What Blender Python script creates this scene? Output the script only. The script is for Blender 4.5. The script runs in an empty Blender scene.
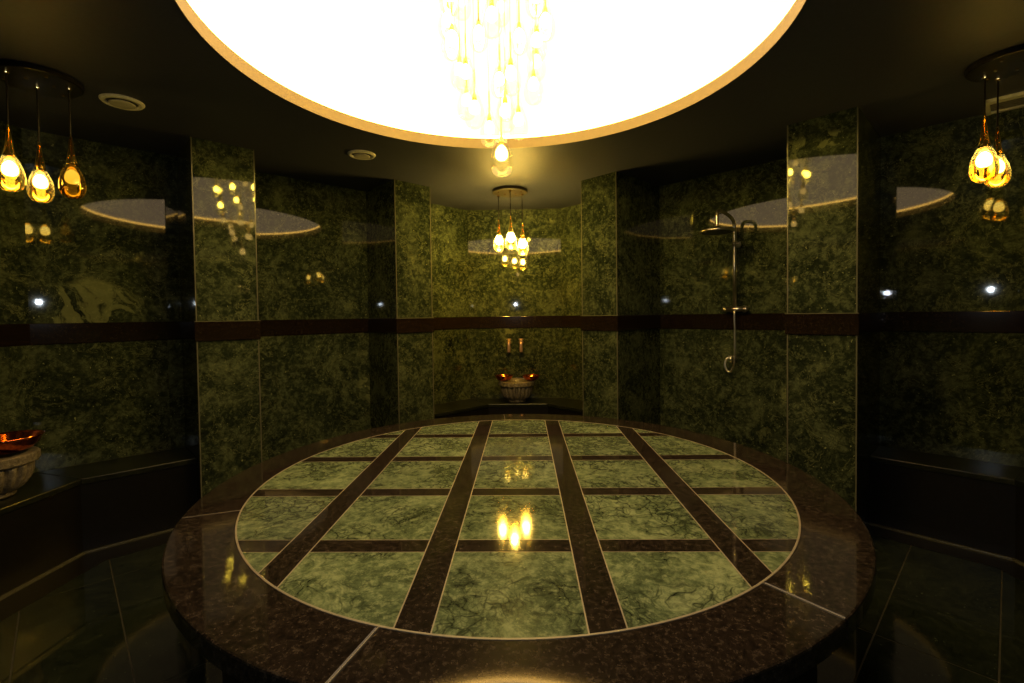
import bpy, bmesh, math, random
from mathutils import Vector, Matrix

random.seed(7)
PI = math.pi
S = 0.75                      # metres per plan unit; plan origin lies under the camera
SC = bpy.context.scene
COL = SC.collection


def w(x, y, z=-2.0):
    return Vector((x * S, y * S, (z + 2.0) * S))


# ------------------------------------------------------------------ materials
class NT:
    def __init__(self, name):
        self.m = bpy.data.materials.new(name)
        self.m.use_nodes = True
        self.t = self.m.node_tree
        self.t.nodes.clear()
        self.out = self.n('ShaderNodeOutputMaterial')

    def n(self, kind, **kw):
        nd = self.t.nodes.new(kind)
        for k, v in kw.items():
            if k in nd.inputs:
                self.set(nd.inputs[k], v)
            else:
                setattr(nd, k, v)
        return nd

    def set(self, sock, v):
        if hasattr(v, 'is_output') or isinstance(v, bpy.types.NodeSocket):
            self.t.links.new(v, sock)
        else:
            sock.default_value = v

    def math(self, op, a, b=None, c=None):
        nd = self.t.nodes.new('ShaderNodeMath')
        nd.operation = op
        for i, v in enumerate((a, b, c)):
            if v is not None:
                self.set(nd.inputs[i], v)
        return nd.outputs[0]

    def vmath(self, op, a, b=None):
        nd = self.t.nodes.new('ShaderNodeVectorMath')
        nd.operation = op
        self.set(nd.inputs[0], a)
        if b is not None:
            self.set(nd.inputs[1], b)
        return nd.outputs[0]

    def ramp(self, fac, stops, interp='LINEAR'):
        nd = self.t.nodes.new('ShaderNodeValToRGB')
        nd.color_ramp.interpolation = interp
        el = nd.color_ramp.elements
        while len(el) < len(stops):
            el.new(0.5)
        for e, (p, c) in zip(el, stops):
            e.position = p
            e.color = (*c, 1.0) if len(c) == 3 else c
        self.set(nd.inputs[0], fac)
        return nd.outputs[0]

    def mix(self, fac, a, b, blend='MIX'):
        nd = self.t.nodes.new('ShaderNodeMix')
        nd.data_type = 'RGBA'
        nd.blend_type = blend
        self.set(nd.inputs[0], fac)
        self.set(nd.inputs[6], a if not isinstance(a, tuple) else (*a, 1.0))
        self.set(nd.inputs[7], b if not isinstance(b, tuple) else (*b, 1.0))
        return nd.outputs[2]

    def noise(self, vec, scale, detail=6.0, rough=0.6, dist=0.0):
        nd = self.n('ShaderNodeTexNoise')
        self.set(nd.inputs['Vector'], vec)
        nd.inputs['Scale'].default_value = scale
        nd.inputs['Detail'].default_value = detail
        nd.inputs['Roughness'].default_value = rough
        nd.inputs['Distortion'].default_value = dist
        return nd.outputs['Fac']

    def principled(self, color, rough=0.3, metal=0.0, ior=1.5, normal=None, **kw):
        b = self.n('ShaderNodeBsdfPrincipled')
        self.set(b.inputs['Base Color'], color if not isinstance(color, tuple) else (*color, 1.0))
        self.set(b.inputs['Roughness'], rough)
        b.inputs['Metallic'].default_value = metal
        b.inputs['IOR'].default_value = ior
        for k, v in kw.items():
            b.inputs[k].default_value = v
        if normal is not None:
            self.t.links.new(normal, b.inputs['Normal'])
        self.t.links.new(b.outputs[0], self.out.inputs[0])
        return b

    def island_vec(self, spread=37.0):
        tc = self.n('ShaderNodeTexCoord')
        ge = self.n('ShaderNodeNewGeometry')
        off = self.math('MULTIPLY', ge.outputs['Random Per Island'], spread)
        cx = self.n('ShaderNodeCombineXYZ')
        self.set(cx.inputs[0], off)
        self.set(cx.inputs[1], self.math('MULTIPLY', off, 1.7))
        self.set(cx.inputs[2], self.math('MULTIPLY', off, 0.6))
        return self.vmath('ADD', tc.outputs['Object'], cx.outputs[0]), ge.outputs['Random Per Island']

    def bump(self, h, strength, dist=0.01):
        b = self.n('ShaderNodeBump')
        b.inputs['Strength'].default_value = strength
        b.inputs['Distance'].default_value = dist
        self.set(b.inputs['Height'], h)
        return b.outputs[0]


def marble(name, dark, mid, light, vein, crack, rough, big_vein=0.0, scale=1.0, crack_amt=0.8, var=0.25, ior=1.5):
    k = NT(name)
    v, rnd = k.island_vec()
    warp = k.n('ShaderNodeTexNoise')
    k.set(warp.inputs['Vector'], v)
    warp.inputs['Scale'].default_value = 2.2 * scale
    warp.inputs['Detail'].default_value = 4
    wv = k.vmath('SCALE', k.vmath('SUBTRACT', warp.outputs['Color'], (0.5, 0.5, 0.5)))
    wv.node.inputs['Scale'].default_value = 0.5
    v2 = k.vmath('ADD', v, wv)
    n1 = k.noise(v2, 4.0 * scale, 12, 0.78, 0.3)
    base = k.ramp(n1, [(0.34, dark), (0.50, mid), (0.68, light)])
    n3 = k.noise(v, 26 * scale, 6, 0.75)
    base = k.mix(k.math('MULTIPLY', k.ramp(n3, [(0.50, (0, 0, 0)), (0.62, (1, 1, 1))]), 0.6), base, light)
    base = k.mix(k.math('MULTIPLY', k.ramp(n3, [(0.34, (1, 1, 1)), (0.48, (0, 0, 0))]), 0.6), base, dark)
    # dark crack network: warped cell borders at two sizes, broken up by a gate
    for sc, wd, amt, g0 in ((6.0, 0.045, crack_amt * 0.35, 0.42), (14.0, 0.10, crack_amt * 0.85, 0.42), (27.0, 0.12, crack_amt * 0.5, 0.42)):
        vo = k.n('ShaderNodeTexVoronoi')
        vo.feature = 'DISTANCE_TO_EDGE'
        k.set(vo.inputs['Vector'], v2)
        vo.inputs['Scale'].default_value = sc * scale
        mask = k.ramp(vo.outputs['Distance'], [(0.0, (1, 1, 1)), (wd, (0, 0, 0))])
        gate = k.ramp(k.noise(v, 3.4 * scale, 4, 0.6), [(g0, (0, 0, 0)), (g0 + 0.13, (1, 1, 1))])
        base = k.mix(k.math('MULTIPLY', k.math('MULTIPLY', mask, gate), amt), base, crack)
    # thin pale threads
    n4 = k.noise(v2, 2.6 * scale, 8, 0.65, 0.5)
    rid = k.math('ABSOLUTE', k.math('SUBTRACT', n4, 0.53))
    mask = k.ramp(rid, [(0.0, (1, 1, 1)), (0.008, (0, 0, 0))])
    base = k.mix(k.math('MULTIPLY', mask, 0.4), base, vein)
    # pale stone chips, with glints painted into the colour
    n5 = k.noise(v, 60 * scale, 2, 0.5)
    base = k.mix(k.ramp(n5, [(0.70, (0, 0, 0)), (0.74, (1, 1, 1))]), base, vein)
    if big_vein > 0:
        n6 = k.noise(k.vmath('ADD', v2, (3.1, 7.7, 1.3)), 0.8 * scale, 7, 0.6, 0.7)
        rid = k.math('ABSOLUTE', k.math('SUBTRACT', n6, 0.57))
        mask = k.ramp(rid, [(0.0, (1, 1, 1)), (0.013, (0.9, 0.9, 0.9)), (0.02, (0, 0, 0))])
        gate = k.ramp(k.noise(v, 1.2, 2, 0.5), [(0.60, (0, 0, 0)), (0.64, (1, 1, 1))])
        base = k.mix(k.math('MULTIPLY', k.math('MULTIPLY', mask, gate), big_vein), base, vein)
    bright = k.math('ADD', k.math('MULTIPLY', rnd, var), 1.0 - var / 2)
    sc = k.vmath('SCALE', base)
    k.set(sc.node.inputs['Scale'], bright)
    k.principled(sc, rough, ior=ior)
    return k.m


def granite(name, a, b, c, rough, scale=1.0):
    k = NT(name)
    v, rnd = k.island_vec()
    n1 = k.noise(v, 62 * scale, 5, 0.75)
    base = k.ramp(n1, [(0.38, a), (0.53, b), (0.72, c)])
    n2 = k.noise(v, 4 * scale, 4, 0.6)
    base = k.mix(k.ramp(n2, [(0.4, (0, 0, 0)), (0.8, (0.5, 0.5, 0.5))]), base, a)
    vo = k.n('ShaderNodeTexVoronoi')
    k.set(vo.inputs['Vector'], v)
    vo.inputs['Scale'].default_value = 60 * scale
    base = k.mix(k.ramp(vo.outputs['Distance'], [(0.0, (1, 1, 1)), (0.16, (0, 0, 0))]), base, c)
    k.principled(base, rough)
    return k.m


def plain(name, color, rough=0.5, metal=0.0, nscale=25.0, amt=0.12, **kw):
    k = NT(name)
    tc = k.n('ShaderNodeTexCoord')
    n = k.noise(tc.outputs['Object'], nscale, 4, 0.6)
    lo = tuple(c * (1 - amt) for c in color)
    hi = tuple(min(1, c * (1 + amt)) for c in color)
    k.principled(k.ramp(n, [(0.3, lo), (0.7, hi)]), rough, metal, **kw)
    return k.m


def emitter(name, color, strength):
    k = NT(name)
    e = k.n('ShaderNodeEmission')
    e.inputs[0].default_value = (*color, 1)
    e.inputs[1].default_value = strength
    k.t.links.new(e.outputs[0], k.out.inputs[0])
    return k.m


def glass(name, tint_top, tint_bottom, z_lo, z_hi, refl=1.0, rcol=(1, 0.86, 0.5), glow=0.0, power=1.0):
    """Thin tinted glass: see-through body with a Fresnel mirror coat, amber deepening to the bottom."""
    k = NT(name)
    tc = k.n('ShaderNodeTexCoord')
    sx = k.n('ShaderNodeSeparateXYZ')
    k.set(sx.inputs[0], tc.outputs['Object'])
    mr = k.n('ShaderNodeMapRange')
    k.set(mr.inputs[0], sx.outputs[2])
    mr.inputs[1].default_value = z_lo
    mr.inputs[2].default_value = z_hi
    col = k.ramp(mr.outputs[0], [(0.0, tint_bottom), (1.0, tint_top)])
    tr = k.n('ShaderNodeBsdfTransparent')
    k.set(tr.inputs[0], col)
    gl = k.n('ShaderNodeBsdfGlossy')
    gl.inputs['Color'].default_value = (*rcol, 1)
    gl.inputs['Roughness'].default_value = 0.04
    lw = k.n('ShaderNodeLayerWeight')
    lw.inputs[0].default_value = 0.42
    fac = k.math('MULTIPLY', lw.outputs['Fresnel'], refl)
    mx = k.n('ShaderNodeMixShader')
    k.set(mx.inputs[0], fac)
    if glow > 0:
        tl = k.n('ShaderNodeBsdfTranslucent')
        k.set(tl.inputs[0], col)
        m2 = k.n('ShaderNodeMixShader')
        k.set(m2.inputs[0], k.math('MULTIPLY', k.math('POWER', lw.outputs['Facing'], power), glow))
        k.t.links.new(tr.outputs[0], m2.inputs[1])
        k.t.links.new(tl.outputs[0], m2.inputs[2])
        k.t.links.new(m2.outputs[0], mx.inputs[1])
    else:
        k.t.links.new(tr.outputs[0], mx.inputs[1])
    k.t.links.new(gl.outputs[0], mx.inputs[2])
    k.t.links.new(mx.outputs[0], k.out.inputs[0])
    return k.m


M = {}
M['wall'] = marble('green_wall_marble', (0.009, 0.012, 0.007), (0.029, 0.038, 0.019), (0.125, 0.146, 0.070),
                   (0.26, 0.28, 0.12), (0.005, 0.008, 0.004), 0.035, crack_amt=0.55, big_vein=0.55, ior=1.40)
M['tile'] = marble('green_table_marble', (0.034, 0.046, 0.024), (0.120, 0.158, 0.080), (0.32, 0.37, 0.20),
                   (0.22, 0.27, 0.13), (0.012, 0.018, 0.010), 0.07, scale=1.25, crack_amt=0.95)
M['floor'] = marble('green_floor_marble', (0.007, 0.010, 0.006), (0.013, 0.017, 0.010), (0.024, 0.029, 0.017),
                    (0.04, 0.05, 0.03), (0.006, 0.008, 0.004), 0.06, ior=1.38)
M['seat'] = marble('green_bench_marble', (0.005, 0.006, 0.003), (0.010, 0.012, 0.006), (0.02, 0.022, 0.012),
                   (0.06, 0.06, 0.03), (0.004, 0.005, 0.003), 0.30)
M['granite'] = granite('brown_granite', (0.008, 0.006, 0.005), (0.024, 0.0165, 0.0125), (0.080, 0.060, 0.046), 0.06)
M['band'] = granite('brown_band_granite', (0.008, 0.0045, 0.003), (0.015, 0.009, 0.006), (0.032, 0.022, 0.014), 0.09)
M['black'] = granite('black_granite', (0.004, 0.0035, 0.003), (0.007, 0.006, 0.005), (0.014, 0.012, 0.009), 0.34)
M['inlay'] = plain('pale_inlay', (0.30, 0.25, 0.18), 0.4)
M['edge'] = plain('pale_edge_and_highlight', (0.13, 0.125, 0.085), 0.25)  # pale corner stone; also the highlight painted along the pier bands
M['grout'] = plain('grey_grout', (0.05, 0.045, 0.03), 0.7)
M['ceiling'] = plain('charcoal_paint', (0.042, 0.045, 0.066), 0.55, nscale=60)
M['lip'] = plain('ochre_paint', (0.30, 0.21, 0.075), 0.55, nscale=40, amt=0.06)
M['dome'] = emitter('painted_dome_glow', (1.0, 0.70, 0.38), 2.5)  # uplight on the white plaster dome, put into the material as glow
M['strip'] = emitter('warm_light_strip', (1.0, 0.55, 0.10), 19.0)
M['bulb'] = emitter('warm_bulb', (1.0, 0.72, 0.20), 430.0)
M['bulb_side'] = emitter('warm_bulb_side', (1.0, 0.72, 0.18), 22.0)
M['bulb_dim'] = emitter('dim_bulb', (1.0, 0.55, 0.06), 1.2)
M['bulb_dome'] = emitter('pale_bulb', (1.0, 0.62, 0.16), 10.0)
M['bulb_lit'] = emitter('bright_bulb', (1.0, 0.70, 0.07), 170.0)
M['amber'] = glass('amber_glass', (1.0, 0.92, 0.62), (1.0, 0.74, 0.22), 0.03, 0.14, 1.0, (1, 0.85, 0.45), 0.35, 1.5)
M['neck'] = glass('golden_neck_glass', (1.0, 0.92, 0.55), (1.0, 0.92, 0.55), 0.0, 0.3, 1.2, (1, 0.85, 0.42), 1.0, 1.3)
M['clear'] = glass('clear_glass', (1.0, 1.0, 0.98), (1.0, 0.99, 0.90), 0.02, 0.14, 0.16, (1, 0.95, 0.8))
M['dark_metal'] = plain('dark_metal', (0.018, 0.015, 0.012), 0.32, 0.6)
M['gold'] = plain('gold_metal', (0.9, 0.62, 0.22), 0.18, 1.0)
M['brass_plate'] = plain('bronze_plate', (0.07, 0.052, 0.03), 0.4, 0.3)
M['bronze'] = plain('polished_bronze', (0.95, 0.82, 0.68), 0.30, 1.0)
M['tap'] = plain('satin_copper', (0.80, 0.52, 0.40), 0.38, 0.8)
M['copper'] = plain('hammered_copper', (0.85, 0.20, 0.06), 0.16, 1.0, nscale=60)
M['white'] = plain('cream_plastic', (0.80, 0.76, 0.62), 0.5)
M['vent_disc'] = plain('grey_plastic', (0.50, 0.47, 0.38), 0.5)
M['vent_dark'] = plain('shadowed_plastic', (0.06, 0.055, 0.045), 0.6)
M['carved'] = granite('carved_grey_marble', (0.10, 0.085, 0.055), (0.22, 0.18, 0.12), (0.42, 0.37, 0.27), 0.35, 0.8)
M['wood'] = plain('dark_wood', (0.035, 0.02, 0.012), 0.35)


# ------------------------------------------------------------------ mesh helpers
def obj(name, bm, mat, parent=None, loc=None, smooth=False, bevel=0.0, segs=2):
    me = bpy.data.meshes.new(name)
    bmesh.ops.recalc_face_normals(bm, faces=bm.faces)
    if smooth:
        for f in bm.faces:
            f.smooth = True
    bm.to_mesh(me)
    bm.free()
    for m in (mat if isinstance(mat, (list, tuple)) else [mat]):
        me.materials.append(m)
    o = bpy.data.objects.new(name, me)
    COL.objects.link(o)
    if parent is not None:
        o.parent = parent
    if loc is not None:
        o.location = loc
    if bevel:
        md = o.modifiers.new('bevel', 'BEVEL')
        md.width = bevel
        md.segments = segs
        md.limit_method = 'ANGLE'
        md.angle_limit = math.radians(40)
    if smooth == 'auto':
        pass
    return o


def tag(o, label, cat, group=None, kind=None):
    o['label'] = label
    o['category'] = cat
    if group:
        o['group'] = group
    if kind:
        o['kind'] = kind
    return o


def empty(name, loc, label, cat, group=None, rz=0.0):
    o = bpy.data.objects.new(name, None)
    o.empty_display_size = 0.05
    COL.objects.link(o)
    o.location = loc
    o.rotation_euler = (0, 0, rz)
    return tag(o, label, cat, group)


def prism(bm, pts, z0, z1):
    """Extruded polygon; pts are (x, y) in metres."""
    lo = [bm.verts.new((p[0], p[1], z0)) for p in pts]
    hi = [bm.verts.new((p[0], p[1], z1)) for p in pts]
    n = len(pts)
    bm.faces.new(hi)
    bm.faces.new(lo[::-1])
    for i in range(n):
        bm.faces.new((lo[i], lo[(i + 1) % n], hi[(i + 1) % n], hi[i]))


def lathe(bm, prof, seg=32, cx=0.0, cy=0.0, mod=None, cap=True):
    rings = []
    for r, z in prof:
        ring = []
        for i in range(seg):
            a = 2 * PI * i / seg
            rr = r if mod is None else mod(r, z, a)
            ring.append(bm.verts.new((cx + rr * math.cos(a), cy + rr * math.sin(a), z)))
        rings.append(ring)
    for a, b in zip(rings, rings[1:]):
        for i in range(seg):
            j = (i + 1) % seg
            bm.faces.new((a[i], a[j], b[j], b[i]))
    if cap:
        bm.faces.new(rings[0][::-1])
        bm.faces.new(rings[-1])


def tube(bm, pts, r, seg=12):
    pts = [Vector(p) for p in pts]
    rings = []
    up = Vector((0.3, 0.2, 1)).normalized()
    prev = None
    for i, p in enumerate(pts):
        d = (pts[min(i + 1, len(pts) - 1)] - pts[max(i - 1, 0)]).normalized()
        x = d.cross(up) if prev is None else prev - d * prev.dot(d)
        if x.length < 1e-4:
            x = d.cross(Vector((1, 0, 0)))
        x.normalize()
        prev = x
        y = d.cross(x)
        rr = r[i] if isinstance(r, (list, tuple)) else r
        rings.append([bm.verts.new(p + (x * math.cos(2 * PI * k / seg) + y * math.sin(2 * PI * k / seg)) * rr) for k in range(seg)])
    for a, b in zip(rings, rings[1:]):
        for k in range(seg):
            bm.faces.new((a[k], a[(k + 1) % seg], b[(k + 1) % seg], b[k]))
    bm.faces.new(rings[0][::-1])
    bm.faces.new(rings[-1])


def smooth_path(pts, n=6):
    """Catmull-Rom through pts."""
    pts = [Vector(p) for p in pts]
    out = []
    for i in range(len(pts) - 1):
        p0, p1, p2, p3 = pts[max(i - 1, 0)], pts[i], pts[i + 1], pts[min(i + 2, len(pts) - 1)]
        for k in range(n):
            t = k / n
            out.append(0.5 * ((2 * p1) + (p2 - p0) * t + (2 * p0 - 5 * p1 + 4 * p2 - p3) * t * t + (3 * p1 - p0 - 3 * p2 + p3) * t ** 3))
    out.append(pts[-1])
    return out


def box(bm, x0, x1, y0, y1, z0, z1):
    prism(bm, [(x0, y0), (x1, y0), (x1, y1), (x0, y1)], z0, z1)


def xy(p):
    return (p[0] * S, p[1] * S)


def zz(z):
    return (z + 2.0) * S


def clip_poly(poly, a, b, c):
    """Keep the side a*x + b*y <= c of a convex polygon."""
    out = []
    for i in range(len(poly)):
        p, q = poly[i], poly[(i + 1) % len(poly)]
        dp, dq = a * p[0] + b * p[1] - c, a * q[0] + b * q[1] - c
        if dp <= 0:
            out.append(p)
        if (dp < 0 < dq) or (dq < 0 < dp):
            t = dp / (dp - dq)
            out.append((p[0] + (q[0] - p[0]) * t, p[1] + (q[1] - p[1]) * t))
    return out


def clip_rect(poly, x0, x1, y0, y1):
    for a, b, c in ((-1, 0, -x0), (1, 0, x1), (0, -1, -y0), (0, 1, y1)):
        if len(poly) < 3:
            return []
        poly = clip_poly(poly, a, b, c)
    return poly if len(poly) >= 3 else []


# ------------------------------------------------------------------ room plan (plan units)
YM = 6.72                                         # mirror line of the plan: y -> YM - y
mir = lambda p: (p[0], YM - p[1])
A1, A2 = (-0.876, 7.67), (0.617, 7.67)            # far alcove wall
B1, B2 = (0.617, 7.67), (4.25, 4.08)              # right diagonal wall
L1, L2 = (-4.391, 4.109), (-0.876, 7.67)          # left diagonal wall
RING = [A1, A2, B2, mir(B2), mir(A2), mir(A1), mir(L1), L1]
H = 1.70
BT, BB = -0.02, -0.21                             # band of brown granite


def outward(p, q):
    d = Vector((q[0] - p[0], q[1] - p[1])).normalized()
    n = Vector((d.y, -d.x))
    mid = Vector(((p[0] + q[0]) / 2, (p[1] + q[1]) / 2))
    if n.dot(mid - Vector((-0.1, 3.36))) < 0:
        n = -n
    return n


def wall(name, p, q, label, joints=()):
    """One wall face: slabs above and below the granite band, split at the given fractions."""
    n = outward(p, q) * 0.16
    bm = bmesh.new()
    fr = [0.0] + list(joints) + [1.0]
    for f0, f1 in zip(fr, fr[1:]):
        a = (p[0] + (q[0] - p[0]) * f0, p[1] + (q[1] - p[1]) * f0)
        b = (p[0] + (q[0] - p[0]) * f1, p[1] + (q[1] - p[1]) * f1)
        foot = [xy(a), xy(b), xy((b[0] + n.x, b[1] + n.y)), xy((a[0] + n.x, a[1] + n.y))]
        for z0, z1 in ((-2.0, BB), (BB, BT), (BT, H)):
            prism(bm, foot, zz(z0), zz(z1))
    return tag(obj(name, bm, M['wall']), label, 'wall', kind='structure')


def band(name, pts, label, closed=False):
    """Granite band standing a finger's width proud of the wall it runs along."""
    bm = bmesh.new()
    for p, q in zip(pts, pts[1:]):
        n = outward(p, q)
        foot = [(p[0] - n.x * 0.014, p[1] - n.y * 0.014), (q[0] - n.x * 0.014, q[1] - n.y * 0.014),
                (q[0] + n.x * 0.03, q[1] + n.y * 0.03), (p[0] + n.x * 0.03, p[1] + n.y * 0.03)]
        prism(bm, [xy(f) for f in foot], zz(BB), zz(BT))
    o = obj(name, bm, M['band'], bevel=0.003)
    return tag(o, label, 'trim', kind='structure')


wall('wall_far', A1, A2, 'green marble wall at the back of the far alcove, basin and two taps before it')
wall('wall_right_diagonal', B1, B2, 'green marble diagonal wall that carries the shower column', (0.245, 0.35, 0.64, 0.80))
wall('wall_left_diagonal', L1, L2, 'green marble diagonal wall without fittings, opposite the shower wall', (0.2, 0.37, 0.66, 0.74))
wall('wall_left', mir(L1), L1, 'green marble wall behind the basin with one red copper bowl')
wall('wall_right', B2, mir(B2), 'dark green marble wall of the alcove under the slotted ceiling diffuser')
wall('wall_rear_left', mir(L1), mir(L2), 'green marble diagonal wall behind the camera, left')
wall('wall_rear_right', mir(B2), mir(A2), 'green marble diagonal wall behind the camera, right')
wall('wall_rear', mir(A1), mir(A2), 'green marble wall with the entrance door behind the camera')
ends = [(A1, A2), (B1, B2), (L1, L2), (mir(L1), L1), (B2, mir(B2)), (mir(L1), mir(L2)), (mir(B2), mir(A2)), (mir(A1), mir(A2))]
bn = ['brown granite band across the far alcove wall above the taps', 'brown granite band along the shower wall', 'brown granite band along the plain left diagonal wall',
      'brown granite band on the wall above the left basin', 'brown granite band on the right alcove wall',
      'brown granite band on the rear left diagonal wall', 'brown granite band on the rear right diagonal wall', 'brown granite band on the rear wall']
for i, ((p, q), lab) in enumerate(zip(ends, bn)):
    band('trim_%d' % (i + 1), [p, q], lab)


# piers: two stand before every diagonal wall
def pillar(name, l, r, depth, sx, label):
    """Pier with front edge l-r running back along (sx, 1) / sqrt 2 into the diagonal wall."""
    d = depth / math.sqrt(2)
    if len(name) and l[1] + r[1] < YM:
        back = lambda p: (p[0] + sx * d, p[1] - d)
    else:
        back = lambda p: (p[0] + sx * d, p[1] + d)
    foot = [l, r, back(r), back(l)]
    bm = bmesh.new()
    for z0, z1 in ((-2.0, BB), (BB, BT), (BT, H)):
        prism(bm, [xy(p) for p in foot], zz(z0), zz(z1))
    o = tag(obj(name, bm, M['wall']), label, 'pillar', kind='structure')
    # band, wrapped round three faces
    c = Vector(((foot[0][0] + foot[2][0]) / 2, (foot[0][1] + foot[2][1]) / 2))
    bm = bmesh.new()
    out = []
    fx = Vector((r[0] - l[0], r[1] - l[1])).normalized()
    fy = Vector((back(l)[0] - l[0], back(l)[1] - l[1])).normalized()
    g = 0.016
    out = [Vector(l) - fx * g - fy * g, Vector(r) + fx * g - fy * g, Vector(back(r)) + fx * g, Vector(back(l)) - fx * g]
    prism(bm, [xy(p) for p in out], zz(BB), zz(BT))
    obj('granite_band', bm, M['band'], o, bevel=0.003)
    bm = bmesh.new()                              # highlight along the band's top edge, painted as a pale strip, front face only
    f2 = [Vector(l) - fx * g - fy * (g + .002), Vector(r) + fx * g - fy * (g + .002), Vector(r) + fx * g, Vector(l) - fx * g]
    prism(bm, [xy(p) for p in f2], zz(BT) - 0.004, zz(BT) + 0.001)
    obj('painted_band_highlight', bm, M['edge'], o)
    for e in (l, r):                              # pale eased arrises up the two front corners
        bm = bmesh.new()
        e = Vector(e)
        s = fx if e == Vector(l) else -fx
        q = [e - s * 0.003 - fy * 0.003, e + s * 0.007 - fy * 0.003, e + s * 0.007 + fy * 0.007, e - s * 0.003 + fy * 0.007]
        for z0, z1 in ((-2.0, BB), (BT, H)):
            prism(bm, [xy(p) for p in q], zz(z0), zz(z1))
        obj('corner_edge', bm, M['edge'], o)
    return o


PL = {'Ll': (-3.074, 4.386), 'Lr': (-2.696, 4.764), 'Bl': (-1.575, 5.885), 'Br': (-1.204, 6.256),
      'Cl': (0.759, 6.111), 'Cr': (1.131, 5.739), 'Rl': (2.436, 4.434), 'Rr': (2.810, 4.060)}
DL, DR = 0.80, 1.05
pillar('wall_pillar_left', PL['Ll'], PL['Lr'], DL, -1, 'green marble pier between the left alcove and the plain diagonal wall')
pillar('wall_pillar_far_left', PL['Bl'], PL['Br'], DL, -1, 'green marble pier on the left of the far alcove')
pillar('wall_pillar_far_right', PL['Cl'], PL['Cr'], DR, 1, 'green marble pier between the far alcove and the shower')
pillar('wall_pillar_right', PL['Rl'], PL['Rr'], DR, 1, 'green marble pier to the right of the shower')
pillar('wall_pillar_rear_left', mir(PL['Lr']), mir(PL['Ll']), DL, -1, 'green marble pier of the left alcove behind the camera')
pillar('wall_pillar_rear_right', mir(PL['Rr']), mir(PL['Rl']), DR, 1, 'green marble pier of the right alcove behind the camera')

# ------------------------------------------------------------------ floor
bm = bmesh.new()
prism(bm, [xy(p) for p in [(-4.9, -1.4), (4.8, -1.4), (4.8, 8.2), (-4.9, 8.2)]], -0.12, -0.002)
floor = tag(obj('floor', bm, M['grout']), 'dark green marble floor around the round heated table', 'floor', kind='structure')
bm = bmesh.new()
g = 0.006


def uv_tile(u0, u1, v0, v1, right):
    """u = x + y, v = y - x; the slabs lie on the diagonal."""
    pts = []
    for u, v in ((u0 + g, v0 + g), (u1 - g, v0 + g), (u1 - g, v1 - g), (u0 + g, v1 - g)):
        pts.append(((u - v) / 2, (u + v) / 2))
    if right:
        pts = clip_poly(pts, -1, 0, -0.004)
    else:
        pts = clip_poly(pts, 1, 0, -0.004)
    pts = clip_rect(pts, -4.5, 4.4, -1.0, 7.8) if len(pts) >= 3 else []
    if len(pts) >= 3:
        prism(bm, [xy(p) for p in pts], -0.02, 0.0)


for i in range(-12, 18):                          # left half: long slabs pointing at the left alcove
    u0 = -0.36 + 0.71 * i
    for j in range(-2, 8):
        v0 = 6.79 - 2.25 * (j - 1)
        uv_tile(u0, u0 + 0.71, v0 - 2.25, v0, False)
for i in range(-10, 16):
    v0 = 0.03 + 0.76 * (i - 6)
    for j in range(-3, 7):
        u0 = 7.33 - 2.25 * j
        uv_tile(u0 - 2.25, u0, v0, v0 + 0.76, True)
obj('floor_slabs', bm, M['floor'], floor)


# ------------------------------------------------------------------ benches
def line_x(a1, b1, c1, a2, b2, c2):
    d = a1 * b2 - a2 * b1
    return ((c1 * b2 - c2 * b1) / d, (a1 * c2 - a2 * c1) / d)


def shift_front(front, d):
    """Offset an open polyline towards the room centre by d."""
    C = Vector((-0.1, 3.36))
    segs = []
    for p, q in zip(front, front[1:]):
        dv = Vector((q[0] - p[0], q[1] - p[1])).normalized()
        n = Vector((dv.y, -dv.x))
        if n.dot(C - Vector(p)) < 0:
            n = -n
        segs.append((Vector(p) + n * d, Vector(q) + n * d))
    out = [segs[0][0]]
    for (p1, q1), (p2, q2) in zip(segs, segs[1:]):
        d1, d2 = q1 - p1, q2 - p2
        den = d1.x * d2.y - d1.y * d2.x
        t = ((p2.x - p1.x) * d2.y - (p2.y - p1.y) * d2.x) / den
        out.append(p1 + d1 * t)
    out.append(segs[-1][1])
    return [tuple(v) for v in out]


def bench(front, back, label):
    """front and back are polylines running the same way along the alcove; one slab and one riser per leg."""
    c = Vector((sum(p[0] for p in front) / len(front), sum(p[1] for p in front) / len(front)))
    root = empty('bench', w(c.x, c.y), label, 'bench', 'stone benches of the alcoves')
    lo = lambda p: ((p[0] - c.x) * S, (p[1] - c.y) * S)
    over = shift_front(front, 0.012)
    seat, base = bmesh.new(), bmesh.new()
    for i in range(len(front) - 1):
        prism(seat, [lo(p) for p in (over[i], over[i + 1], back[i + 1], back[i])], zz(-1.40), zz(-1.35))
        prism(base, [lo(p) for p in (front[i], front[i + 1], back[i + 1], back[i])], 0.0, zz(-1.40) - 0.0005)
    obj('seat_slab', seat, M['seat'], root, bevel=0.005)
    obj('riser', base, M['black'], root)
    toe = shift_front(front, 0.03)
    b = bmesh.new()
    for i in range(len(front) - 1):
        prism(b, [lo(p) for p in (toe[i], toe[i + 1], front[i + 1], front[i])], 0.0, 0.016)
    obj('foot_rail', b, M['edge_dark'], root, bevel=0.003)
    return root


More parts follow.
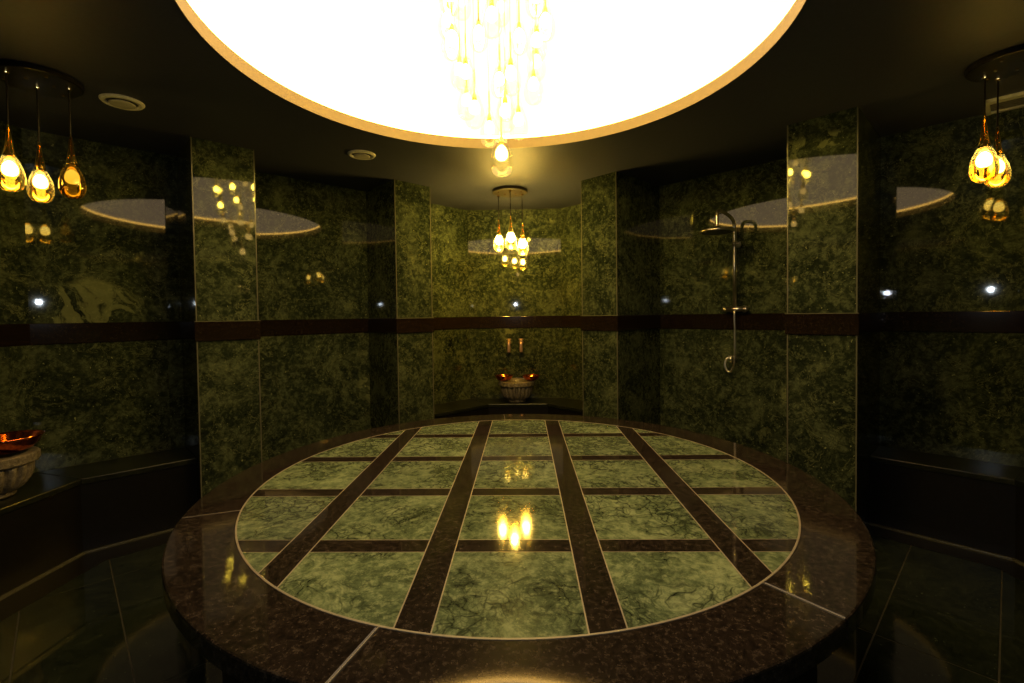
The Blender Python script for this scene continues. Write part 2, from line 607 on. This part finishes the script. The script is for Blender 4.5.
M['edge_dark'] = plain('olive_stone_edge', (0.085, 0.08, 0.05), 0.25)
FL, FR = 7.73, 7.60                               # bench fronts along the diagonals
bc_front = [line_x(1, 1, 5.052, -1, 1, FL), (7.18 - FL, 7.18), (FR - 7.18, 7.18), line_x(-1, 1, 5.352, 1, 1, FR - 0.06)]
bc_front[2] = (0.36, 7.18)
bc_back = [line_x(1, 1, 5.052, -1, 1, 8.54), A1, A2, line_x(-1, 1, 5.352, 1, 1, 8.28)]
bench(bc_front, bc_back, 'black stone corner bench in the far alcove under the fluted basin and taps')
l0 = line_x(1, 1, 1.312, -1, 1, FL)
lc = (-3.80, -3.80 + FL)
bl_front = [l0, lc, mir(lc), mir(l0)]
lb = line_x(1, 1, 1.312, -1, 1, 8.51)
bl_back = [lb, L1, mir(L1), mir(lb)]
bench(bl_front, bl_back, 'black stone corner bench in the left alcove under the basin with red bowl')
r0 = line_x(-1, 1, 1.25, 1, 1, 7.67)
rc = (3.87, 7.67 - 3.87)
br_front = [r0, rc, mir(rc), mir(r0)]
rb = line_x(-1, 1, 1.25, 1, 1, 8.32)
br_back = [rb, B2, mir(B2), mir(rb)]
bench(br_front, br_back, 'black stone corner bench in the right alcove, bare, a bright glint along its front edge')
# granite gutter strip in the floor along each bench
for k, (fr, lab) in enumerate(((bl_front, 'black granite border in the floor along the left bench'), (br_front, 'black granite border in the floor along the right bench'), (bc_front, 'black granite border in the floor along the far bench'))):
    off = shift_front(fr, 0.29 if k == 0 else 0.24)
    bm = bmesh.new()
    for i in range(len(fr) - 1):
        prism(bm, [xy(p) for p in (off[i], off[i + 1], fr[i + 1], fr[i])], 0.0, 0.002)
    tag(obj('trim_%d' % (9 + k), bm, M['black']), lab, 'trim', kind='structure')

# ------------------------------------------------------------------ ceiling with its round opening and lit dome
HX, HY, HR = -0.153, 3.09, 1.774
LIP = 0.093
NS = 128
bm = bmesh.new()
rings = {}
for tagz, z in (('lo', zz(H)), ('hi', zz(H + 0.055))):
    inner, outer = [], []
    for i in range(NS):
        a = 2 * PI * i / NS
        c, s = math.cos(a), math.sin(a)
        inner.append(bm.verts.new((*xy((HX + HR * c, HY + HR * s)), z)))
        outer.append(bm.verts.new((*xy((HX + 6.4 * c, HY + 6.4 * s)), z)))
    rings[tagz] = (inner, outer)
for i in range(NS):
    j = (i + 1) % NS
    (li, lo_), (hi, ho) = rings['lo'], rings['hi']
    bm.faces.new((li[i], li[j], lo_[j], lo_[i]))
    bm.faces.new((hi[i], hi[j], ho[j], ho[i]))
    bm.faces.new((li[i], li[j], hi[j], hi[i]))
    bm.faces.new((lo_[i], lo_[j], ho[j], ho[i]))
tag(obj('ceiling', bm, M['ceiling']), 'flat charcoal ceiling with a large round opening', 'ceiling', kind='structure')

bm = bmesh.new()                                  # ochre lip: upright ring lining the opening
prof = [(HR - 0.006, H - 0.006), (HR - 0.006, H + LIP), (HR + 0.06, H + LIP), (HR + 0.06, H + 0.05), (HR + 0.0, H + 0.05), (HR + 0.0, H - 0.006)]
rr = []
for r, z in prof:
    rr.append([bm.verts.new((*xy((HX + r * math.cos(2 * PI * i / NS), HY + r * math.sin(2 * PI * i / NS))), zz(z))) for i in range(NS)])
for k in range(len(prof)):
    a, b = rr[k], rr[(k + 1) % len(prof)]
    for i in range(NS):
        bm.faces.new((a[i], a[(i + 1) % NS], b[(i + 1) % NS], b[i]))
tag(obj('trim_12', bm, M['lip'], smooth=False), 'ochre upright lip lining the round ceiling opening', 'trim', kind='structure')

bm = bmesh.new()                                  # dome shell, glowing by itself in place of the light cast on it
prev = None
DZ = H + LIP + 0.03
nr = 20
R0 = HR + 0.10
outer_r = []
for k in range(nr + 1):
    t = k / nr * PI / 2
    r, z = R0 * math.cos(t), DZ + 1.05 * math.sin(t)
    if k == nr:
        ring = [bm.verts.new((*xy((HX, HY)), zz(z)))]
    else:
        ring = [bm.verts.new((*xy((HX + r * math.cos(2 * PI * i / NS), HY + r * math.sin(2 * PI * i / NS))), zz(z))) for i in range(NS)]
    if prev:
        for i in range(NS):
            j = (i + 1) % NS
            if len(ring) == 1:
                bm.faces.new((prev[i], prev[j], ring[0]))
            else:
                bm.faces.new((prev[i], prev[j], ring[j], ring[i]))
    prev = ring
tag(obj('ceiling_dome', bm, M['dome'], smooth=True), 'white dome above the round ceiling opening, its uplight painted as glow', 'dome', kind='structure')

bm = bmesh.new()                                  # warm light strip lying on the lip
prof = [(HR - 0.004, H + LIP), (HR - 0.004, H + LIP + 0.034), (HR + 0.02, H + LIP + 0.034), (HR + 0.02, H + LIP)]
rr = [[bm.verts.new((*xy((HX + r * math.cos(2 * PI * i / NS), HY + r * math.sin(2 * PI * i / NS))), zz(z))) for i in range(NS)] for r, z in prof]
for k in range(4):
    a, b = rr[k], rr[(k + 1) % 4]
    for i in range(NS):
        bm.faces.new((a[i], a[(i + 1) % NS], b[(i + 1) % NS], b[i]))
tag(obj('light_strip', bm, M['strip']), 'thin warm light strip running round the foot of the dome', 'light strip')

# ------------------------------------------------------------------ the round table
TX, TY, RI, RO = -0.0561, 2.970, 1.531, 1.803
SX0, SS, SW = -0.0551 - TX, 0.6222, 0.1255
TY0, TS, TW = 2.9721 - TY, 0.627, 0.1092
table = empty('heated_table', w(TX, TY), 'large round marble table with green panels in a brown granite lattice, centre of the room', 'table')
TOP = zz(-1.0)
TH = 0.055
circ = [(RI * math.cos(2 * PI * i / 160), RI * math.sin(2 * PI * i / 160)) for i in range(160)]
m_ = lambda pts: [(p[0] * S, p[1] * S) for p in pts]
xs = [SX0 + (k - 1.5) * SS for k in range(4)]
ys = [TY0 + (k - 1.5) * TS for k in range(4)]
xe = [-9] + [v for x in xs for v in (x - SW / 2, x + SW / 2)] + [9]
ye = [-9] + [v for y in ys for v in (y - TW / 2, y + TW / 2)] + [9]
tiles, strips, inlay = bmesh.new(), bmesh.new(), bmesh.new()
for i in range(0, 10, 2):
    for j in range(0, 10, 2):
        pg = clip_rect(circ, xe[i], xe[i + 1], ye[j], ye[j + 1])
        if pg:
            prism(tiles, m_(pg), TOP - TH, TOP)
for i in range(4):
    pg = clip_rect(circ, xs[i] - SW / 2, xs[i] + SW / 2, -9, 9)
    prism(strips, m_(pg), TOP - TH, TOP)
for i in range(0, 10, 2):
    for y in ys:
        pg = clip_rect(circ, xe[i], xe[i + 1], y - TW / 2, y + TW / 2)
        if pg:
            prism(strips, m_(pg), TOP - TH, TOP)
LW = 0.0024
for x in xs:
    for s in (-1, 1):
        pg = clip_rect(circ, x + s * SW / 2 - LW, x + s * SW / 2 + LW, -9, 9)
        prism(inlay, m_(pg), TOP - 0.004, TOP + 0.0006)
for i in range(0, 10, 2):
    for y in ys:
        for s in (-1, 1):
            pg = clip_rect(circ, xe[i], xe[i + 1], y + s * TW / 2 - 0.0015, y + s * TW / 2 + 0.0015)
            if pg:
                prism(inlay, m_(pg), TOP - 0.004, TOP + 0.0004)


def ring_sector(bm, r0, r1, a0, a1, z0, z1, n):
    lo0, lo1, hi0, hi1 = [], [], [], []
    for k in range(n + 1):
        a = a0 + (a1 - a0) * k / n
        c, s = math.cos(a) * S, math.sin(a) * S
        lo0.append(bm.verts.new((r0 * c, r0 * s, z0)))
        lo1.append(bm.verts.new((r1 * c, r1 * s, z0)))
        hi0.append(bm.verts.new((r0 * c, r0 * s, z1)))
        hi1.append(bm.verts.new((r1 * c, r1 * s, z1)))
    for k in range(n):
        bm.faces.new((hi0[k], hi1[k], hi1[k + 1], hi0[k + 1]))
        bm.faces.new((lo0[k], lo0[k + 1], lo1[k + 1], lo1[k]))
        bm.faces.new((hi1[k], lo1[k], lo1[k + 1], hi1[k + 1]))
        bm.faces.new((hi0[k], hi0[k + 1], lo0[k + 1], lo0[k]))
    bm.faces.new((hi0[0], lo0[0], lo1[0], hi1[0]))
    bm.faces.new((hi0[n], hi1[n], lo1[n], lo0[n]))


rim = bmesh.new()
angs = [math.radians(a) for a in (-159.0, -106.0, -52.7, 94.8, 201.0)]
for a0, a1 in zip(angs, angs[1:]):
    ring_sector(rim, RI, RO, a0 + 0.0006, a1 - 0.0006, TOP - TH, TOP, max(8, int((a1 - a0) * 24)))
for a in angs[:-1]:                               # pale joints between the rim stones
    c, s = math.cos(a), math.sin(a)
    q = [(RI * c - s * 0.0014, RI * s + c * 0.0014), (RI * c + s * 0.0014, RI * s - c * 0.0014),
         ((RO - .008) * c + s * 0.0014, (RO - .008) * s - c * 0.0014), ((RO - .008) * c - s * 0.0014, (RO - .008) * s + c * 0.0014)]
    prism(inlay, m_(q), TOP - 0.004, TOP + 0.0004)
ring_sector(inlay, RI - 0.004, RI + 0.004, 0, 2 * PI - 0.0001, TOP - 0.004, TOP + 0.0007, 160)
obj('marble_panels', tiles, M['tile'], table)
obj('granite_lattice', strips, M['granite'], table)
obj('pale_inlay', inlay, M['inlay'], table)
o = obj('granite_rim', rim, M['granite'], table)
bv = o.modifiers.new('bevel', 'BEVEL')
bv.width = 0.006
bv.segments = 2
bv.limit_method = 'ANGLE'
bv.angle_limit = math.radians(60)
bm = bmesh.new()
lathe(bm, [(1.62 * S, 0.0), (1.62 * S, 0.1), (1.60 * S, 0.1), (1.60 * S, TOP - TH)], 96)
obj('base_drum', bm, M['black'], table)

# ------------------------------------------------------------------ glass drops, pendants and chandelier
DL_ = 0.335                                       # drop length in metres
PROF = [(0.0015, 0.0), (0.016, 0.002), (0.030, 0.007), (0.042, 0.017), (0.051, 0.033), (0.056, 0.055), (0.057, 0.075), (0.054, 0.100),
        (0.047, 0.128), (0.038, 0.152), (0.029, 0.175), (0.022, 0.198), (0.017, 0.225), (0.0125, 0.26), (0.0085, 0.30), (0.0055, 0.335)]


def lathe_bm(prof, seg=20):
    bm = bmesh.new()
    lathe(bm, prof, seg)
    return bm


def drop_mesh(prefix, glass_mat, neck_mat, bulb_mat, scale=1.0):
    sp = [(r * scale, z * scale) for r, z in PROF]
    body = obj('glass_drop', lathe_bm(sp[:11], 24), glass_mat, smooth=True)
    neck = obj('glass_neck', lathe_bm([(r * 1.02, z) for r, z in sp[10:]], 16), neck_mat, body, smooth=True)
    bm = bmesh.new()
    bp = [(0.004, 0.080), (0.017, 0.082), (0.028, 0.092), (0.032, 0.108), (0.030, 0.126), (0.021, 0.144), (0.010, 0.154)]
    lathe(bm, [(r * scale, z * scale) for r, z in bp], 12)
    bulb = obj('light_bulb', bm, bulb_mat, body, smooth=True)
    bm = bmesh.new()
    sk = [(0.003, 0.33), (0.005, 0.20), (0.010, 0.188), (0.013, 0.172), (0.013, 0.158), (0.010, 0.156)]
    lathe(bm, [(r * scale, z * scale) for r, z in sk], 12)
    sock = obj('lamp_socket', bm, M['gold'], body, smooth=True)
    return body


def copy_tree(o, parent=None):
    c = o.copy()
    COL.objects.link(c)
    c.parent = parent
    for ch in list(o.children):
        copy_tree(ch, c)
    return c


drop_proto = drop_mesh('pendant', M['amber'], M['neck'], M['bulb'])
used = [False]


def place_drop(proto, flag, root, loc, scale=1.0, bulb=None):
    if not flag[0]:
        flag[0] = True
        d = proto
    else:
        d = copy_tree(proto)
    d.parent = root
    d.location = loc
    d.scale = (scale,) * 3
    if bulb is not None:                          # this drop has its own bulb strength
        for ch in d.children:
            if ch.name.startswith('light_bulb'):
                ch.data = ch.data.copy()
                ch.data.materials[0] = bulb
    return d


def pendant(center, rad, drops, label, plate, bulbs):
    root = empty('pendant_lamp', w(center[0], center[1], H), label, 'lamp', 'pendant lamps of the alcoves')
    bm = bmesh.new()
    R = rad * S
    lathe(bm, [(R * 0.97, -0.030), (R, -0.027), (R, -0.003), (R * 0.98, 0.0)], 48)
    cp = obj('canopy', bm, plate, root, bevel=0.0)
    for k in range(6):
        a = k * PI / 3 + 0.5
        b2 = bmesh.new()
        rr_ = 0.75 * R if k % 2 else 0.35 * R
        lathe(b2, [(0.007, -0.008), (0.007, 0.0)], 10, rr_ * math.cos(a), rr_ * math.sin(a))
        obj('screw', b2, M['gold'], cp, loc=(0, 0, -0.030))
    for (x, y, ztip, zbot), bulb in zip(drops, bulbs):
        lx, ly = (x - center[0]) * S, (y - center[1]) * S
        sc = (ztip - zbot) * S / DL_
        bm = bmesh.new()
        tube(bm, [(lx, ly, -0.03), (lx, ly, (ztip - H) * S)], 0.0042, 8)
        cb = obj('cable', bm, M['dark_metal'], root)
        bm = bmesh.new()
        lathe(bm, [(0.010, -0.048), (0.012, -0.042), (0.012, -0.030)], 12, lx, ly)
        obj('cable_gland', bm, M['gold'], cb)
        place_drop(drop_proto, used, root, (lx, ly, (zbot - H) * S), sc, bulb)
    return root


pendant((-0.158, 6.50), 0.235, [(-0.324, 6.611, 1.318, 0.878), (-0.151, 6.318, 1.313, 0.863), (0.005, 6.565, 1.265, 0.812)],
        'pendant lamp of three glowing glass drops hanging before the far alcove', M['brass_plate'], (None, None, None))
pendant((-3.36, 3.27), 0.235, [(-3.379, 3.08, 1.297, 0.858), (-3.399, 3.297, 1.265, 0.837), (-3.20, 3.329, 1.314, 0.869)],
        'pendant lamp with three spread amber glass drops, one clear, over the left bench', M['dark_metal'], (M['bulb_side'], M['bulb_side'], M['bulb_dim']))
pendant((3.37, 3.37), 0.235, [(3.306, 3.495, 1.373, 0.899), (3.423, 3.522, 1.304, 0.869), (3.42, 3.18, 1.30, 0.86)],
        'pendant lamp with overlapping glowing amber drops below the slotted ceiling diffuser', M['dark_metal'], (M['bulb_side'],) * 3)

chand = empty('chandelier', w(HX, HY, DZ + 1.05), 'cascading chandelier of many glass drops hanging from the white dome', 'chandelier')
bm = bmesh.new()
lathe(bm, [(0.30, -0.05), (0.31, -0.045), (0.31, -0.012), (0.29, -0.008)], 40)
obj('canopy', bm, M['gold'], chand)
cdrop = drop_mesh('chandelier', M['clear'], M['clear'], M['bulb_dome'])
cused = [False]
levels = [(0.895, 1, 0.0, 0.0), (1.17, 4, 0.15, 0.4), (1.36, 5, 0.24, 0.1), (1.58, 6, 0.30, 0.5), (1.82, 7, 0.33, 0.2), (2.08, 7, 0.33, 0.6), (2.3, 6, 0.30, 0.1)]
ctop = DZ + 1.05
for zb, n, r, ph in levels:
    for k in range(n):
        a = ph + 2 * PI * k / n
        zj = zb + (random.uniform(-0.05, 0.05) if n > 1 else 0)
        lx, ly = r * math.cos(a) * S + (0.020 if n == 1 else 0), r * math.sin(a) * S
        bm = bmesh.new()
        ztip = (zj - ctop) * S + DL_ * (0.98 if n == 1 else 0.85)
        tube(bm, [(lx, ly, -0.05), (lx, ly, ztip)], 0.0011, 6)
        obj('cable', bm, M['gold'], chand)
        place_drop(cdrop, cused, chand, (lx, ly, (zj - ctop) * S), 0.98 if n == 1 else 0.85,
                   M['bulb_lit'] if (zb == 1.82 or (zb == 1.58 and k in (1, 3))) else M['bulb_dome'])


# ------------------------------------------------------------------ ceiling vents
def vent(c, label):
    root = empty('ceiling_vent', w(c[0], c[1], H), label, 'vent', 'round ceiling vents')
    bm = bmesh.new()
    lathe(bm, [(0.076, -0.002), (0.080, -0.014), (0.098, -0.012), (0.106, -0.003), (0.106, 0.0), (0.076, 0.0)], 40, cap=False)
    obj('flange', bm, M['white'], root, smooth=True)
    bm = bmesh.new()
    lathe(bm, [(0.054, -0.022), (0.061, -0.020), (0.063, -0.015), (0.05, -0.008)], 40)
    obj('valve_disc', bm, M['vent_disc'], root, smooth=True)
    bm = bmesh.new()
    lathe(bm, [(0.079, -0.003), (0.079, 0.0)], 32)
    obj('throat', bm, M['vent_dark'], root)


vent((-3.095, 3.657), 'round cream vent in the ceiling nearer the left pendant lamp')
vent((-1.665, 4.960), 'round cream vent in the ceiling before the far left pier')

# slotted diffuser against the right alcove wall
du, dv = Vector((1, 1)).normalized(), Vector((-1, 1)).normalized()
gc = Vector((4.13, 3.88))
root = empty('slot_diffuser', w(gc.x, gc.y, H), 'long cream slotted air diffuser in the ceiling above the right pendant lamp', 'air diffuser')


def dfr(bm, u0, u1, v0, v1, z0, z1):
    pts = [du * u + dv * v for u, v in ((u0, v0), (u1, v0), (u1, v1), (u0, v1))]
    prism(bm, [(p.x * S, p.y * S) for p in pts], z0, z1)


V0, V1, U0, U1 = -0.75, 0.33, -0.16, 0.20
bm = bmesh.new()
dfr(bm, U0, U0 + 0.075, V0, V1, -0.020, 0.0)
dfr(bm, U1 - 0.035, U1, V0, V1, -0.020, 0.0)
dfr(bm, U0, U1, V1 - 0.03, V1, -0.022, 0.0)
dfr(bm, U0, U1, V0, V0 + 0.03, -0.022, 0.0)
obj('frame', bm, M['white'], root, bevel=0.002)
bm = bmesh.new()
dfr(bm, U0 + 0.07, U1 - 0.03, V0 + 0.02, V1 - 0.02, -0.003, 0.0)
obj('backing', bm, M['vent_dark'], root)
bm = bmesh.new()
for k in range(5):
    u = U0 + 0.09 + k * 0.045
    dfr(bm, u, u + 0.022, V0 + 0.03, V1 - 0.03, -0.014, -0.003)
obj('louvres', bm, plain('grey_louvre', (0.20, 0.18, 0.14), 0.5), root)


# ------------------------------------------------------------------ basins, bowls and taps
def basin(c, label):
    root = empty('stone_basin', w(c[0], c[1], -1.35), label, 'basin', 'fluted stone basins')
    flute = lambda r, z, a: r * (1.04 - (0.15 if 0.03 < z < 0.18 else 0.02) * abs(math.cos(10 * a)) ** 4)
    bm = bmesh.new()
    prof = [(0.080, 0.0), (0.100, 0.004), (0.106, 0.016), (0.100, 0.026), (0.118, 0.036), (0.146, 0.058), (0.166, 0.090), (0.178, 0.128), (0.182, 0.165), (0.180, 0.188)]
    lathe(bm, prof, 160, mod=flute)
    obj('fluted_bowl', bm, M['carved'], root, smooth=True)
    bm = bmesh.new()
    prof = [(0.166, 0.187), (0.194, 0.188), (0.208, 0.194), (0.212, 0.200), (0.212, 0.240), (0.204, 0.248), (0.162, 0.248), (0.152, 0.240), (0.13, 0.20), (0.05, 0.188), (0.01, 0.1875)]
    lathe(bm, prof, 96, mod=lambda r, z, a: r * (1 + (0.012 * math.sin(24 * a) if 0.195 < z < 0.245 and r > 0.2 else 0)))
    obj('rim', bm, M['carved'], root, smooth=False)
    return root


basin((-0.115, 7.385), 'carved fluted stone basin with two copper bowls, in the far alcove')
basin((-4.10, 3.50), 'carved stone basin partly cut off, with one red copper bowl, left alcove')


def bowl(loc, r, tilt, rz, label):
    root = empty('copper_bowl', loc, label, 'bowl', 'copper bathing bowls')
    root.rotation_euler = (tilt, 0, rz)
    bm = bmesh.new()
    h = r * 0.62
    out = [(0.25, 0.0), (0.42, 0.02), (0.70, 0.20), (0.90, 0.52), (0.99, 0.86), (1.06, 1.0), (1.02, 1.0), (0.95, 0.87), (0.86, 0.54), (0.66, 0.25), (0.40, 0.08), (0.06, 0.06)]
    ham = lambda rr_, z, a: rr_ * (1 + 0.012 * math.sin(11 * a + z * 90))
    lathe(bm, [(a * r, b * h) for a, b in out], 44, mod=ham)
    obj('body', bm, M['copper'], root, smooth=True)
    bm = bmesh.new()
    lathe(bm, [(0.30 * r, -0.002), (0.33 * r, 0.0), (0.33 * r, 0.05 * h), (0.25 * r, 0.05 * h)], 32)
    obj('foot_ring', bm, M['copper'], root, smooth=True)


RZ = zz(-1.35) + 0.250
b1 = w(-0.310, 7.32); b1.z = RZ
b2 = w(0.112, 7.32); b2.z = RZ
bowl(b1, 0.104, 0.0, 0.0, 'copper bowl on the left edge of the fluted far alcove basin')
bowl(b2, 0.100, 0.0, 0.7, 'copper bowl on the right edge of the fluted far alcove basin')
b3 = w(-4.02, 3.56); b3.z = RZ
bowl(b3, 0.155, 0.0, 0.3, 'large red copper bowl on the basin at the left edge of the photo')


def tap(x, label):
    root = empty('wall_tap', w(x, 7.67, -0.44), label, 'tap', 'copper wall taps')
    bm = bmesh.new()
    lathe(bm, [(0.026, 0.0), (0.028, 0.004), (0.022, 0.012)], 24)
    bmesh.ops.rotate(bm, verts=bm.verts, cent=(0, 0, 0), matrix=Matrix.Rotation(PI / 2, 3, 'X'))
    obj('wall_flange', bm, M['tap'], root, smooth=True)
    bm = bmesh.new()
    tube(bm, smooth_path([(0, -0.008, 0), (0, -0.05, 0.004), (0, -0.078, -0.012), (0, -0.082, -0.05), (0, -0.082, -0.115)]), 0.0195, 14)
    obj('spout', bm, M['tap'], root, smooth=True)
    bm = bmesh.new()
    tube(bm, [(0, -0.05, 0.012), (0, -0.05, 0.035)], 0.008, 10)
    tube(bm, [(-0.028, -0.05, 0.037), (0.028, -0.05, 0.037)], [0.008, 0.008], 10)
    obj('lever', bm, M['tap'], root, smooth=True)


tap(-0.236, 'copper wall tap on the left of the pair above the fluted basin')
tap(-0.040, 'copper wall tap on the right of the pair above the fluted basin')

# ------------------------------------------------------------------ shower column on the right diagonal wall
sh = empty('shower_column', w(2.574, 5.738, -0.75), 'bronze shower column with overhead disc and hanging hose on the diagonal wall', 'shower')
sh.rotation_euler = (0, 0, -PI / 4)               # local -y faces the room, local x runs along the wall
zl = lambda z: (z + 0.75) * S                     # height in local metres
AY = -0.085                                       # pipe stands off the wall
bm = bmesh.new()
arm = [(0, AY, zl(0.05)), (0, AY, zl(0.6)), (0, AY, zl(0.98)), (0, AY - 0.012, zl(1.04)), (0, AY - 0.05, zl(1.085)), (0, AY - 0.14, zl(1.115)),
       (0, AY - 0.27, zl(1.13)), (0, AY - 0.335, zl(1.12)), (0, AY - 0.36, zl(1.07)), (0, AY - 0.362, zl(0.955))]
tube(bm, arm[:2] + smooth_path(arm[2:], 5), 0.0145, 14)
obj('riser_pipe', bm, M['bronze'], sh, smooth=True)
hd = bpy.data.objects.new
bm = bmesh.new()
lathe(bm, [(0.130, -0.014), (0.137, -0.008), (0.137, 0.004), (0.06, 0.008), (0.02, 0.016), (0.016, 0.035)], 48)
head = obj('shower_head', bm, M['bronze'], sh, loc=(0, AY - 0.362, zl(0.90)), smooth=True)
head.rotation_euler = (0.0, 0.0, 0.0)
bm = bmesh.new()
lathe(bm, [(0.118, -0.017), (0.118, -0.0135)], 40)
obj('spray_plate', bm, M['dark_metal'], head)
for z, nm in ((0.80, 'upper_bracket'),):
    bm = bmesh.new()
    tube(bm, [(0, 0, zl(z)), (0, -0.008, zl(z))], 0.026, 20)
    tube(bm, [(0, -0.006, zl(z)), (0, AY - 0.02, zl(z))], 0.011, 12)
    tube(bm, [(0, AY, zl(z) - 0.022), (0, AY, zl(z) + 0.022)], 0.019, 16)
    o = obj(nm, bm, M['bronze'], sh, smooth=True)
    bm = bmesh.new()
    tube(bm, [(0.012, AY, zl(z)), (0.050, AY, zl(z) + 0.003)], [0.010, 0.014], 14)
    obj('knob', bm, M['bronze'], o, smooth=True)
bm = bmesh.new()
tube(bm, [(-0.075, AY + 0.01, zl(0.035)), (0.075, AY + 0.01, zl(0.035))], 0.022, 18)
tube(bm, [(-0.055, 0, zl(0.035)), (-0.055, -0.010, zl(0.035))], 0.03, 20)
tube(bm, [(0.055, 0, zl(0.035)), (0.055, -0.010, zl(0.035))], 0.03, 20)
tube(bm, [(-0.055, -0.008, zl(0.035)), (-0.055, AY + 0.01, zl(0.035))], 0.014, 14)
tube(bm, [(0.055, -0.008, zl(0.035)), (0.055, AY + 0.01, zl(0.035))], 0.014, 14)
mixer = obj('mixer_body', bm, M['bronze'], sh, smooth=True)
for s in (-1, 1):
    bm = bmesh.new()
    tube(bm, [(s * 0.075, AY + 0.01, zl(0.035)), (s * 0.105, AY + 0.01, zl(0.035))], [0.018, 0.022], 16)
    obj('tap_handle', bm, M['bronze'], mixer, smooth=True)
bm = bmesh.new()
hose = [(0, AY, zl(0.01)), (0.0, AY - 0.005, zl(-0.05)), (0.001, AY, zl(-0.25)), (0.0, AY, zl(-0.50)), (-0.008, AY, zl(-0.63)), (-0.032, AY, zl(-0.705)),
        (-0.066, AY, zl(-0.70)), (-0.085, AY, zl(-0.63)), (-0.072, AY + 0.012, zl(-0.555)), (-0.040, AY + 0.03, zl(-0.545))]
tube(bm, smooth_path(hose, 6), 0.0085, 12)
obj('hose', bm, M['bronze'], sh, smooth=True)
bm = bmesh.new()
tube(bm, [(-0.035, 0, zl(-0.55)), (-0.035, -0.01, zl(-0.55))], 0.026, 20)
tube(bm, [(-0.035, -0.008, zl(-0.55)), (-0.035, AY, zl(-0.55))], 0.012, 12)
tube(bm, [(-0.035, AY, zl(-0.61)), (-0.035, AY, zl(-0.52))], [0.011, 0.018], 14)
obj('hand_sprayer', bm, M['bronze'], sh, smooth=True)

# ------------------------------------------------------------------ entrance door behind the camera
dx, dy = -0.13, YM - 7.67
dr = bpy.data.objects.new('door_1', None)
COL.objects.link(dr)
dr.location = w(dx, dy)
tag(dr, 'dark wooden entrance door in the rear wall', 'door', kind='structure')
bm = bmesh.new()
box(bm, -0.50, -0.43, 0.0, 0.05, 0.0, 2.12)
box(bm, 0.43, 0.50, 0.0, 0.05, 0.0, 2.12)
box(bm, -0.43, 0.43, 0.0, 0.05, 2.05, 2.12)
obj('frame', bm, M['wood'], dr, bevel=0.004)
bm = bmesh.new()
box(bm, -0.428, 0.428, 0.0, 0.035, 0.002, 2.048)
for z0, z1 in ((0.15, 0.95), (1.08, 1.92)):
    box(bm, -0.32, 0.32, 0.035, 0.046, z0, z1)
leaf = obj('leaf', bm, M['wood'], dr, bevel=0.004)
bm = bmesh.new()
tube(bm, [(0.36, 0.035, 1.0), (0.36, 0.08, 1.0), (0.26, 0.085, 1.0)], 0.009, 10)
obj('handle', bm, M['gold'], leaf)

# ------------------------------------------------------------------ lights
ld = bpy.data.lights.new('camera_flash', 'POINT')  # the photographer's flash that shows as white glints in the stone
ld.energy = 10.0
ld.color = (0.82, 0.93, 1.0)
ld.shadow_soft_size = 0.028
fl = bpy.data.objects.new('camera_flash', ld)
COL.objects.link(fl)
fl.location = w(-0.24, -0.02, 0.34)

wd = bpy.data.worlds.new('world')
SC.world = wd
wd.use_nodes = True
wd.node_tree.nodes['Background'].inputs[0].default_value = (0.0, 0.0, 0.0, 1)
wd.node_tree.nodes['Background'].inputs[1].default_value = 0.0

# ------------------------------------------------------------------ camera
FPX, CX, CY, PIT, ROL, YAW = 474.1418, 512.0, 326.6929, 0.0246, 0.0133, -0.0239
cp, sp, c, s = math.cos(PIT), math.sin(PIT), math.cos(YAW), math.sin(YAW)
fwd = Vector((s * cp, c * cp, -sp))
right = Vector((c, -s, 0))
down = fwd.cross(right)
r2 = right * math.cos(ROL) + down * math.sin(ROL)
d2 = down * math.cos(ROL) - right * math.sin(ROL)
cd = bpy.data.cameras.new('camera')
cd.sensor_fit = 'HORIZONTAL'
cd.sensor_width = 36.0
cd.lens = FPX / 1024 * 36.0
cd.shift_x = (512.0 - CX) / 1024
cd.shift_y = (CY - 341.5) / 1024
cd.clip_start = 0.02
cam = bpy.data.objects.new('camera', cd)
COL.objects.link(cam)
m = Matrix((r2, -d2, -fwd)).transposed().to_4x4()
m.translation = w(0, 0, 0)
cam.matrix_world = m
SC.camera = cam

# ------------------------------------------------------------------ colour management and sampling
SC.view_settings.view_transform = 'Standard'
SC.view_settings.look = 'None'
SC.view_settings.gamma = 1.0
SC.view_settings.exposure = 0.15
SC.view_settings.use_curve_mapping = False
SC.cycles.use_denoising = True
SC.cycles.max_bounces = 8
SC.cycles.glossy_bounces = 5
SC.cycles.transparent_max_bounces = 24
SC.cycles.use_light_tree = True
SC.cycles.sample_clamp_indirect = 20.0
SC.cycles.caustics_reflective = False
SC.cycles.caustics_refractive = False
